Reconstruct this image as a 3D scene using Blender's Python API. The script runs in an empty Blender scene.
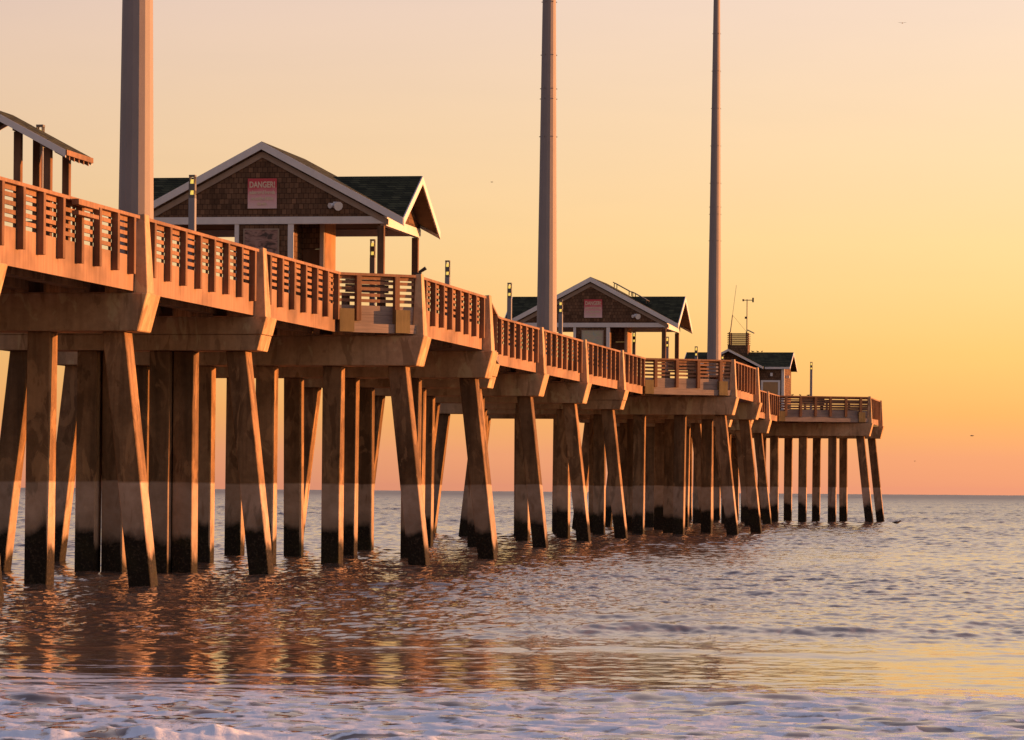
import bpy, bmesh, math, random
import numpy as np
from mathutils import Vector
random.seed(7)
R = math.radians
scene = bpy.context.scene
col = scene.collection

# ------------------------------------------------------------------ camera, sky, sun, exposure
F_PX, CAM_H, YV, ROLL = 3500.0, 2.55, 484.58, 0.00785
cam = bpy.data.cameras.new('camera')
cam.sensor_width = 36.0
cam.lens = F_PX * 36.0 / 1024.0
cam.shift_y = (YV - 370.0) / 1024.0
cam.shift_x = -0.9 / 1024.0
cam.clip_start, cam.clip_end = 0.5, 30000.0
camo = bpy.data.objects.new('camera', cam)
col.objects.link(camo)
camo.location = (0, 0, CAM_H)
camo.rotation_mode = 'QUATERNION'
from mathutils import Quaternion
camo.rotation_quaternion = Quaternion((1, 0, 0), R(90)) @ Quaternion((0, 0, 1), ROLL)
scene.camera = camo

SUN_T, SUN_E = R(9.0), R(3.8)
sun_dir = Vector((math.cos(SUN_T) * math.cos(SUN_E), math.sin(SUN_T) * math.cos(SUN_E), math.sin(SUN_E)))
sl = bpy.data.lights.new('sun', 'SUN')
sl.energy = 5.0
sl.angle = R(0.6)
sl.color = (1.0, 0.39, 0.12)
so = bpy.data.objects.new('sun', sl)
col.objects.link(so)
so.rotation_mode = 'QUATERNION'
so.rotation_quaternion = (-sun_dir).to_track_quat('-Z', 'Y')

world = bpy.data.worlds.new('World')
scene.world = world
world.use_nodes = True
wt = world.node_tree
wt.nodes.clear()


def N(t, kind, **kw):
    n = t.nodes.new(kind)
    for k, v in kw.items():
        setattr(n, k, v)
    return n


def math_node(t, op, a, b=None, c=None, clamp=False):
    n = N(t, 'ShaderNodeMath', operation=op, use_clamp=clamp)
    for i, v in enumerate((a, b, c)):
        if v is None:
            continue
        if isinstance(v, (int, float)):
            n.inputs[i].default_value = v
        else:
            t.links.new(v, n.inputs[i])
    return n.outputs[0]


def ramp(t, fac, stops, interp='LINEAR'):
    n = N(t, 'ShaderNodeValToRGB')
    cr = n.color_ramp
    cr.interpolation = interp
    while len(cr.elements) < len(stops):
        cr.elements.new(0.5)
    for e, (p, c) in zip(cr.elements, stops):
        e.position = p
        e.color = (c[0], c[1], c[2], 1) if not isinstance(c, (int, float)) else (c, c, c, 1)
    if not isinstance(fac, (int, float)):
        t.links.new(fac, n.inputs[0])
    return n.outputs[0]


def mixc(t, fac, a, b, mode='MIX'):
    n = N(t, 'ShaderNodeMix', data_type='RGBA', blend_type=mode)
    for s, v in ((0, fac), (6, a), (7, b)):
        if isinstance(v, (int, float)):
            n.inputs[s].default_value = v
        elif isinstance(v, (tuple, list)):
            n.inputs[s].default_value = (v[0], v[1], v[2], 1)
        else:
            t.links.new(v, n.inputs[s])
    return n.outputs[2]


def noise(t, vec, scale, detail=4, rough=0.6, dist=0.0):
    n = N(t, 'ShaderNodeTexNoise')
    n.inputs['Scale'].default_value = scale
    n.inputs['Detail'].default_value = detail
    n.inputs['Roughness'].default_value = rough
    n.inputs['Distortion'].default_value = dist
    if vec is None:
        mp = N(t, 'ShaderNodeMapping')
        mp.inputs['Scale'].default_value = (6.0, 6.0, 45.0)
        t.links.new(N(t, 'ShaderNodeTexCoord').outputs['Generated'], mp.inputs[0])
        vec = mp.outputs[0]
    t.links.new(vec, n.inputs['Vector'])
    return n.outputs[0]


def srgb(r, g, b):
    f = lambda v: (v / 12.92 if v <= 0.04045 else ((v + 0.055) / 1.055) ** 2.4)
    return (f(r / 255), f(g / 255), f(b / 255))


tc = N(wt, 'ShaderNodeTexCoord')
nrm = N(wt, 'ShaderNodeVectorMath', operation='NORMALIZE')
wt.links.new(tc.outputs['Generated'], nrm.inputs[0])
sep = N(wt, 'ShaderNodeSeparateXYZ')
wt.links.new(nrm.outputs[0], sep.inputs[0])
elev = math_node(wt, 'MULTIPLY', math_node(wt, 'ARCSINE', sep.outputs[2]), 2 / math.pi)   # 0 horizon .. 1 zenith
elev = math_node(wt, 'MAXIMUM', elev, 0.0)
el = math_node(wt, 'POWER', elev, 0.5)
dg = lambda d: math.sqrt(d / 90.0)
sky_warm = ramp(wt, el, [
    (0.0, srgb(238, 152, 122)), (dg(0.5), srgb(244, 161, 119)), (dg(1.2), srgb(252, 177, 102)),
    (dg(2.2), srgb(254, 193, 112)), (dg(4.0), srgb(254, 207, 143)), (dg(6.0), srgb(248, 208, 168)),
    (dg(8.2), srgb(243, 209, 191)), (dg(12), srgb(248, 219, 202)), (dg(19), srgb(236, 210, 204)), (dg(30), srgb(182, 168, 182)),
    (dg(50), srgb(98, 102, 138)), (1.0, srgb(80, 90, 130))])
sky_cool = ramp(wt, el, [
    (0.0, srgb(126, 96, 84)), (dg(6), srgb(142, 106, 92)), (dg(14), srgb(140, 110, 104)), (dg(28), srgb(116, 104, 116)),
    (dg(50), srgb(95, 100, 128)), (1.0, srgb(80, 90, 130))])
dotn = N(wt, 'ShaderNodeVectorMath', operation='DOT_PRODUCT')
wt.links.new(nrm.outputs[0], dotn.inputs[0])
g = Vector((sun_dir.x + 0.25, sun_dir.y + 0.45, 0)).normalized()      # the glow is centred between the sun and the open sea
dotn.inputs[1].default_value = g
azf = math_node(wt, 'SMOOTHSTEP' if False else 'MULTIPLY_ADD', dotn.outputs['Value'], 0.62, 0.5, clamp=True)
azs = ramp(wt, azf, [(0.0, 0.0), (0.25, 0.06), (0.6, 0.55), (0.9, 1.0)])
grad = mixc(wt, azs, sky_cool, sky_warm)
# slight shift from pale peach on the landward side to gold towards the sun
azg = math_node(wt, 'MULTIPLY_ADD', sep.outputs[0], 3.2, 0.5, clamp=True)
tint = mixc(wt, azg, (0.97, 0.92, 0.98), (1.02, 1.0, 0.98))
grad = mixc(wt, 1.0, grad, tint, 'MULTIPLY')
hz = noise(wt, None, 1.0, 4, 0.55, 0.3)                                # faint uneven high haze
grad = mixc(wt, 1.0, grad, ramp(wt, hz, [(0.3, (0.965, 0.965, 0.975)), (0.7, (1.02, 1.015, 1.0))]), 'MULTIPLY')
bg1 = N(wt, 'ShaderNodeBackground')
wt.links.new(grad, bg1.inputs[0])
bg1.inputs[1].default_value = 0.53
sky = N(wt, 'ShaderNodeTexSky', sky_type='NISHITA')
sky.sun_disc = False
sky.sun_elevation = SUN_E
sky.sun_rotation = math.pi / 2 - SUN_T
bg2 = N(wt, 'ShaderNodeBackground')
wt.links.new(sky.outputs[0], bg2.inputs[0])
bg2.inputs[1].default_value = 0.05
add = N(wt, 'ShaderNodeAddShader')
wt.links.new(bg1.outputs[0], add.inputs[0])
wt.links.new(bg2.outputs[0], add.inputs[1])
wo = N(wt, 'ShaderNodeOutputWorld')
wt.links.new(add.outputs[0], wo.inputs[0])

scene.view_settings.view_transform = 'Standard'
scene.view_settings.look = 'None'
scene.view_settings.exposure = 0.85
scene.view_settings.gamma = 1.0
scene.render.engine = 'CYCLES'
scene.cycles.max_bounces = 6
scene.cycles.diffuse_bounces = 3
scene.cycles.glossy_bounces = 4


# ------------------------------------------------------------------ materials
def new_mat(name):
    m = bpy.data.materials.new(name)
    m.use_nodes = True
    t = m.node_tree
    b = t.nodes['Principled BSDF']
    return m, t, b


def coords(t, scale=(1, 1, 1), obj=False):
    if obj:
        c = N(t, 'ShaderNodeTexCoord').outputs['Object']
    else:
        c = N(t, 'ShaderNodeNewGeometry').outputs['Position']
    mp = N(t, 'ShaderNodeMapping')
    mp.inputs['Scale'].default_value = scale
    t.links.new(c, mp.inputs[0])
    return mp.outputs[0]


def bump(t, b, h, strength=0.4, dist=0.02):
    n = N(t, 'ShaderNodeBump')
    n.inputs['Strength'].default_value = strength
    n.inputs['Distance'].default_value = dist
    t.links.new(h, n.inputs['Height'])
    t.links.new(n.outputs[0], b.inputs['Normal'])


def mat_wood(name, c0, c1, streak_z=True, rough=0.75, obj=True):
    m, t, b = new_mat(name)
    sc = (3.0, 3.0, 0.25) if streak_z else (0.5, 0.35, 9.0)
    v = coords(t, sc, obj)
    n1 = noise(t, v, 2.2, 5, 0.65)
    n2 = noise(t, coords(t, (0.4, 0.4, 0.6), obj), 1.0, 3)
    c = mixc(t, ramp(t, n1, [(0.3, 0.0), (0.7, 1.0)]), c0, c1)
    dk = ramp(t, n2, [(0.32, 0.55), (0.55, 1.0)])
    c = mixc(t, 1.0, c, dk, 'MULTIPLY')
    t.links.new(c, b.inputs['Base Color'])
    b.inputs['Roughness'].default_value = rough
    b.inputs['Specular IOR Level'].default_value = 0.25
    bump(t, b, n1, 0.35, 0.02)
    return m


PC_, PS_ = math.cos(0.1698), math.sin(0.1698)


def mat_concrete(name, c0, c1, stain=0.5, band=False):
    m, t, b = new_mat(name)
    p = coords(t)
    big = noise(t, p, 0.55, 4, 0.6)
    fine = noise(t, p, 5.0, 6, 0.7)
    strk = noise(t, coords(t, (2.3, 2.3, 0.16)), 1.0, 4, 0.6, 0.4)
    c = mixc(t, ramp(t, big, [(0.3, 0.0), (0.7, 1.0)]), c0, c1)
    c = mixc(t, 1.0, c, ramp(t, fine, [(0.25, 0.72), (0.75, 1.12)]), 'MULTIPLY')
    c = mixc(t, 1.0, c, ramp(t, strk, [(0.36, 1.0 - stain), (0.56, 1.0)]), 'MULTIPLY')
    # dark drip patches with hard edges
    drip = noise(t, coords(t, (1.4, 1.4, 0.45)), 1.3, 6, 0.55, 0.8)
    c = mixc(t, ramp(t, drip, [(0.56, 0.0), (0.60, 0.55)]), c, (c0[0] * 0.45, c0[1] * 0.42, c0[2] * 0.38))
    lite = noise(t, coords(t, (1.1, 1.1, 0.5)), 1.1, 6, 0.6, 1.0)
    c = mixc(t, ramp(t, lite, [(0.57, 0.0), (0.61, 0.5)]), c, (min(c1[0] * 1.25, .6), c1[1] * 1.22, c1[2] * 1.15))
    if band:
        z = N(t, 'ShaderNodeSeparateXYZ')
        t.links.new(N(t, 'ShaderNodeNewGeometry').outputs['Position'], z.inputs[0])
        zz = z.outputs[2]
        # paler tone below eye height, dark marine growth below the high-water line
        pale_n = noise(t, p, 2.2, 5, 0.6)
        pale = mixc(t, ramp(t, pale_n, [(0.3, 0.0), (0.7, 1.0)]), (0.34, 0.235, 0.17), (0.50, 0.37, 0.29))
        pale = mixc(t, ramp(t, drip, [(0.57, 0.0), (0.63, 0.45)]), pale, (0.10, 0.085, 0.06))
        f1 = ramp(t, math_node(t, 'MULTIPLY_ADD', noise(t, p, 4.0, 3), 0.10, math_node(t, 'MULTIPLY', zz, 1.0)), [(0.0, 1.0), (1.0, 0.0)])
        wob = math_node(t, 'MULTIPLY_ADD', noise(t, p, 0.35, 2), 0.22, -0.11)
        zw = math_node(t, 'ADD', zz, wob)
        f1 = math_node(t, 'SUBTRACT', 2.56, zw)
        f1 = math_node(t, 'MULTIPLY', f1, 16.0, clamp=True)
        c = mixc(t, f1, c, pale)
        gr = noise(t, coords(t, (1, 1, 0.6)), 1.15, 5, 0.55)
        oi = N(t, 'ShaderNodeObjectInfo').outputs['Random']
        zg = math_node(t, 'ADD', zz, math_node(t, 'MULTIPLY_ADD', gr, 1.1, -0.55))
        # growth masked lower on sunward faces: the lit side is painted lighter
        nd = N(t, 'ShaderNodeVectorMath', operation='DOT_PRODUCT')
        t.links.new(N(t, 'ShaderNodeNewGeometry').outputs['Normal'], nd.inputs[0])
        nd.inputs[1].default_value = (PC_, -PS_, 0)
        lit_side = math_node(t, 'MULTIPLY', math_node(t, 'SUBTRACT', nd.outputs['Value'], 0.5), 4.0, clamp=True)
        top = math_node(t, 'MULTIPLY_ADD', lit_side, -0.55, math_node(t, 'MULTIPLY_ADD', oi, 0.55, 0.95))
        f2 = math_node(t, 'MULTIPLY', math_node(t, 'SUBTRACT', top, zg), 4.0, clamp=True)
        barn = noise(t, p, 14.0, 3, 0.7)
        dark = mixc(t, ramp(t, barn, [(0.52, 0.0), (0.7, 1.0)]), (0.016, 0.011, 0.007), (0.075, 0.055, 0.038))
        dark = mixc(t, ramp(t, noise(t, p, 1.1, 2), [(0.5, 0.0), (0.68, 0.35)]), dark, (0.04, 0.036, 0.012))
        # brown slime fading upward from the growth, rust weeping here and there
        f3 = math_node(t, 'MULTIPLY', math_node(t, 'SUBTRACT', math_node(t, 'ADD', top, 0.5), zg), 1.3, clamp=True)
        c = mixc(t, math_node(t, 'MULTIPLY', f3, 0.5), c, (0.085, 0.06, 0.038))
        rust = noise(t, coords(t, (1.7, 1.7, 0.35)), 1.4, 4, 0.5, 0.5)
        c = mixc(t, ramp(t, rust, [(0.64, 0.0), (0.70, 0.6)]), c, (0.16, 0.07, 0.025))
        c = mixc(t, 1.0, c, ramp(t, oi, [(0.0, (0.78, 0.78, 0.78)), (1.0, (1.22, 1.2, 1.18))]), 'MULTIPLY')
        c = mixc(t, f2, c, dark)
        h = math_node(t, 'MULTIPLY_ADD', math_node(t, 'MULTIPLY', barn, f2), 2.5, fine)
        bump(t, b, h, 0.5, 0.03)
    else:
        bump(t, b, fine, 0.3, 0.02)
    t.links.new(c, b.inputs['Base Color'])
    b.inputs['Roughness'].default_value = 0.85
    b.inputs['Specular IOR Level'].default_value = 0.25
    return m


def mat_plain(name, c, rough=0.6, var=0.15, spec=0.3, scale=3.0, metal=0.0):
    m, t, b = new_mat(name)
    n = noise(t, coords(t, (1, 1, 0.5), True), scale, 5, 0.65)
    cc = mixc(t, 1.0, c, ramp(t, n, [(0.25, 1.0 - var), (0.75, 1.0 + var * 0.5)]), 'MULTIPLY')
    t.links.new(cc, b.inputs['Base Color'])
    b.inputs['Roughness'].default_value = rough
    b.inputs['Specular IOR Level'].default_value = spec
    b.inputs['Metallic'].default_value = metal
    return m


def mat_shingle(name, c0, c1, sx, sz, gap=0.6):
    """rows of small shakes: brick pattern on (x+y, z)"""
    m, t, b = new_mat(name)
    o = N(t, 'ShaderNodeTexCoord').outputs['Object']
    s = N(t, 'ShaderNodeSeparateXYZ')
    t.links.new(o, s.inputs[0])
    u = math_node(t, 'ADD', s.outputs[0], s.outputs[1])
    cb = N(t, 'ShaderNodeCombineXYZ')
    t.links.new(u, cb.inputs[0])
    t.links.new(s.outputs[2], cb.inputs[1])
    br = N(t, 'ShaderNodeTexBrick')
    br.offset = 0.5
    br.inputs['Scale'].default_value = 1.0
    br.inputs['Brick Width'].default_value = sx
    br.inputs['Row Height'].default_value = sz
    br.inputs['Mortar Size'].default_value = 0.012
    br.inputs['Mortar Smooth'].default_value = 0.3
    br.inputs['Color1'].default_value = (*c0, 1)
    br.inputs['Color2'].default_value = (*c1, 1)
    br.inputs['Mortar'].default_value = (c0[0] * gap, c0[1] * gap, c0[2] * gap, 1)
    t.links.new(cb.outputs[0], br.inputs['Vector'])
    n = noise(t, o, 1.6, 5, 0.7)
    c = mixc(t, 1.0, br.outputs[0], ramp(t, n, [(0.3, 0.6), (0.7, 1.25)]), 'MULTIPLY')
    t.links.new(c, b.inputs['Base Color'])
    b.inputs['Roughness'].default_value = 0.9
    b.inputs['Specular IOR Level'].default_value = 0.15
    bump(t, b, br.outputs['Fac'], -0.4, 0.015)
    return m


M = {}
M['rail'] = mat_wood('railing_wood', (0.22, 0.115, 0.07), (0.35, 0.195, 0.12))
M['fascia'] = mat_wood('fascia_board', (0.27, 0.155, 0.10), (0.38, 0.23, 0.155))
M['post_wood'] = mat_wood('post_wood', (0.14, 0.07, 0.04), (0.25, 0.135, 0.08))
M['grey_wood'] = mat_wood('grey_wood', (0.24, 0.19, 0.17), (0.38, 0.29, 0.25), streak_z=False)
M['cap'] = mat_concrete('cap_concrete', (0.44, 0.275, 0.15), (0.60, 0.40, 0.24), 0.25)
M['pilaster'] = mat_concrete('pilaster_concrete', (0.46, 0.31, 0.19), (0.58, 0.40, 0.26), 0.2)
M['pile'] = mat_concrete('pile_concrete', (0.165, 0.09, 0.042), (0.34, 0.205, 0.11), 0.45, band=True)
M['deck'] = mat_concrete('deck_concrete', (0.24, 0.15, 0.09), (0.34, 0.22, 0.14), 0.4)
M['block'] = mat_wood('block_wood', (0.17, 0.13, 0.06), (0.24, 0.18, 0.09))
M['pole'] = mat_plain('galvanised_steel', (0.30, 0.255, 0.25), 0.6, 0.12, 0.3, 1.2, 0.0)
M['flange'] = mat_plain('flange_steel', (0.22, 0.17, 0.15), 0.55, 0.2)
M['white'] = mat_plain('white_paint', (0.74, 0.71, 0.70), 0.5, 0.1)
M['tan'] = mat_plain('tan_trim', (0.36, 0.27, 0.21), 0.7, 0.15)
M['shake'] = mat_shingle('cedar_shakes', (0.11, 0.062, 0.038), (0.22, 0.125, 0.075), 0.16, 0.17)
M['roof'] = mat_shingle('roof_shingles', (0.030, 0.031, 0.012), (0.085, 0.083, 0.040), 0.33, 0.085, 0.2)
M['lit_wall'] = mat_wood('sunlit_side_wall', (0.34, 0.17, 0.085), (0.44, 0.24, 0.13))  # brighter than the shakes: sun glow painted into the side wall colour
M['soffit'] = mat_wood('soffit_boards', (0.13, 0.075, 0.045), (0.20, 0.115, 0.07), streak_z=False)
M['door'] = mat_wood('door_wood', (0.14, 0.075, 0.04), (0.22, 0.12, 0.07))
M['dark'] = mat_plain('dark_metal', (0.05, 0.04, 0.035), 0.5, 0.2)
M['bird'] = mat_plain('bird_feathers', (0.06, 0.045, 0.035), 0.8, 0.3)
M['gull'] = mat_plain('gull_feathers', (0.25, 0.19, 0.15), 0.8, 0.3)
M['ply'] = mat_plain('plywood', (0.45, 0.27, 0.13), 0.7, 0.2)
M['lamp_head'] = mat_plain('lamp_head_metal', (0.16, 0.14, 0.13), 0.5, 0.15)
M['lamp_post'] = mat_plain('lamp_post_metal', (0.26, 0.25, 0.27), 0.5, 0.15)
m, t, b = new_mat('lamp_lens')
b.inputs['Base Color'].default_value = (0.8, 0.55, 0.1, 1)
b.inputs['Emission Color'].default_value = (1.0, 0.72, 0.14, 1)
b.inputs['Emission Strength'].default_value = 0.42
M['lens'] = m
m, t, b = new_mat('window_glass')
b.inputs['Base Color'].default_value = (0.03, 0.035, 0.04, 1)
b.inputs['Roughness'].default_value = 0.08
M['glass'] = m
# sun-faded red sign: red at the top, pale pink below (the print itself is faded like that)
m, t, b = new_mat('faded_red_sign')
s = N(t, 'ShaderNodeSeparateXYZ')
t.links.new(N(t, 'ShaderNodeTexCoord').outputs['Object'], s.inputs[0])
zf = math_node(t, 'ADD', math_node(t, 'MULTIPLY', s.outputs[2], 1.0), math_node(t, 'MULTIPLY_ADD', noise(t, coords(t, (1, 1, 1), True), 2.5), 0.3, -0.15))
t.links.new(ramp(t, zf, [(0.0, (0.78, 0.56, 0.56)), (0.45, (0.75, 0.36, 0.38)), (0.7, (0.62, 0.09, 0.11)), (1.0, (0.58, 0.05, 0.07))]), b.inputs['Base Color'])
b.inputs['Roughness'].default_value = 0.6
M['sign'] = m
M['letter'] = mat_plain('cream_lettering', (0.75, 0.58, 0.44), 0.6, 0.1)


def picture_mat(name, stops, sc):
    m, t, b = new_mat(name)
    n = noise(t, coords(t, sc, True), 1.0, 3, 0.5, 0.8)
    t.links.new(ramp(t, n, stops), b.inputs['Base Color'])
    b.inputs['Roughness'].default_value = 0.35
    return m


M['picture_brown'] = picture_mat('brown_picture', [(0.38, (0.05, 0.03, 0.03)), (0.45, (0.22, 0.12, 0.10)), (0.56, (0.36, 0.22, 0.19)), (0.64, (0.14, 0.08, 0.07))], (2.4, 2.4, 5.0))
M['picture_map'] = picture_mat('map_picture', [(0.34, (0.32, 0.40, 0.40)), (0.45, (0.50, 0.45, 0.33)), (0.52, (0.40, 0.42, 0.28)), (0.6, (0.55, 0.42, 0.34)), (0.7, (0.34, 0.30, 0.34))], (5, 5, 5))


# ------------------------------------------------------------------ mesh helpers
class MB:
    """collects solids and links them as ONE mesh object"""

    def __init__(self):
        self.v, self.f, self.mi = [], [], []

    def hexa(self, p, mi=0):
        """8 points: bottom ring 0-3, top ring 4-7"""
        o = len(self.v)
        self.v += [tuple(q) for q in p]
        for f in ((3, 2, 1, 0), (4, 5, 6, 7), (0, 1, 5, 4), (1, 2, 6, 5), (2, 3, 7, 6), (3, 0, 4, 7)):
            self.f.append(tuple(o + i for i in f))
            self.mi.append(mi)
        return self

    def box(self, x0, x1, y0, y1, z0, z1, mi=0):
        return self.hexa([(x0, y0, z0), (x1, y0, z0), (x1, y1, z0), (x0, y1, z0),
                          (x0, y0, z1), (x1, y0, z1), (x1, y1, z1), (x0, y1, z1)], mi)

    def prism(self, poly, h, mi=0):
        """poly: 3-D points; h: extrusion vector"""
        o, n = len(self.v), len(poly)
        self.v += [tuple(q) for q in poly] + [(q[0] + h[0], q[1] + h[1], q[2] + h[2]) for q in poly]
        self.f.append(tuple(o + i for i in reversed(range(n))))
        self.f.append(tuple(o + n + i for i in range(n)))
        self.mi += [mi, mi]
        for i in range(n):
            j = (i + 1) % n
            self.f.append((o + i, o + j, o + n + j, o + n + i))
            self.mi.append(mi)
        return self

    def wallbar(self, p0, p1, n0, n1, z0, z1, mi=0):
        """bar along plan line p0->p1, from offset n0 to n1 to its right-hand side"""
        d = Vector((p1[0] - p0[0], p1[1] - p0[1]))
        d.normalize()
        n = Vector((d.y, -d.x))
        q = [(p0[0] + n.x * n0, p0[1] + n.y * n0), (p0[0] + n.x * n1, p0[1] + n.y * n1),
             (p1[0] + n.x * n1, p1[1] + n.y * n1), (p1[0] + n.x * n0, p1[1] + n.y * n0)]
        return self.hexa([(a, b, z0) for a, b in q] + [(a, b, z1) for a, b in q], mi)

    def tube(self, pts, rad, seg=8, mi=0, cap=True):
        o = len(self.v)
        pts = [Vector(p) for p in pts]
        if isinstance(rad, (int, float)):
            rad = [rad] * len(pts)
        for i, p in enumerate(pts):
            d = (pts[min(i + 1, len(pts) - 1)] - pts[max(i - 1, 0)]).normalized()
            a = d.cross(Vector((0, 1, 0)) if abs(d.y) < 0.9 else Vector((1, 0, 0))).normalized()
            bb = d.cross(a)
            for k in range(seg):
                th = 2 * math.pi * k / seg
                self.v.append(tuple(p + (a * math.cos(th) + bb * math.sin(th)) * rad[i]))
        for i in range(len(pts) - 1):
            for k in range(seg):
                k2 = (k + 1) % seg
                self.f.append((o + i * seg + k, o + i * seg + k2, o + (i + 1) * seg + k2, o + (i + 1) * seg + k))
                self.mi.append(mi)
        if cap:
            self.f.append(tuple(o + k for k in reversed(range(seg))))
            self.f.append(tuple(o + (len(pts) - 1) * seg + k for k in range(seg)))
            self.mi += [mi, mi]
        return self

    def build(self, name, mats, parent=None, bevel=0.0, smooth=False):
        me = bpy.data.meshes.new(name)
        me.from_pydata(self.v, [], self.f)
        mats = mats if isinstance(mats, (list, tuple)) else [mats]
        for mm in mats:
            me.materials.append(mm)
        me.polygons.foreach_set('material_index', self.mi)
        bm = bmesh.new()
        bm.from_mesh(me)
        bmesh.ops.recalc_face_normals(bm, faces=bm.faces)
        bm.to_mesh(me)
        bm.free()
        if smooth:
            me.polygons.foreach_set('use_smooth', [True] * len(me.polygons))
        me.update()
        o = bpy.data.objects.new(name, me)
        col.objects.link(o)
        if parent is not None:
            o.parent = parent
        if bevel:
            md = o.modifiers.new('bevel', 'BEVEL')
            md.width = bevel
            md.segments = 1
            md.limit_method = 'ANGLE'
            md.angle_limit = R(40)
        return o


def tag(o, label=None, cat=None, group=None, kind=None):
    for k, v in (('label', label), ('category', cat), ('group', group), ('kind', kind)):
        if v:
            o[k] = v
    return o


def empty(name, loc, rz=0.0):
    o = bpy.data.objects.new(name, None)
    o.empty_display_size = 0.2
    col.objects.link(o)
    o.location = loc
    o.rotation_euler = (0, 0, rz)
    return o


# ------------------------------------------------------------------ the pier frame: x = offset w from the seaward tip line, y = along the pier
PA = 0.1698
P0 = Vector((-11.095, 75.086))
PS, PC = math.sin(PA), math.cos(PA)
L = 12.19
CW = -3.78            # centre line
Z_CAP0, Z_CAP1, Z_DECK, Z_RAIL = 6.25, 7.19, 8.0, 9.11


def W(w, y, z=0.0):
    return Vector((P0.x + w * PC + y * PS, P0.y - w * PS + y * PC, z))


def at(px, py, depth):
    """the point seen at a pixel, at a depth in metres"""
    u = px - 512 + (py - 370) * ROLL
    v = py - (px - 512) * ROLL
    return Vector((u * depth / F_PX, depth, (YV - v) * depth / F_PX + CAM_H))


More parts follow.
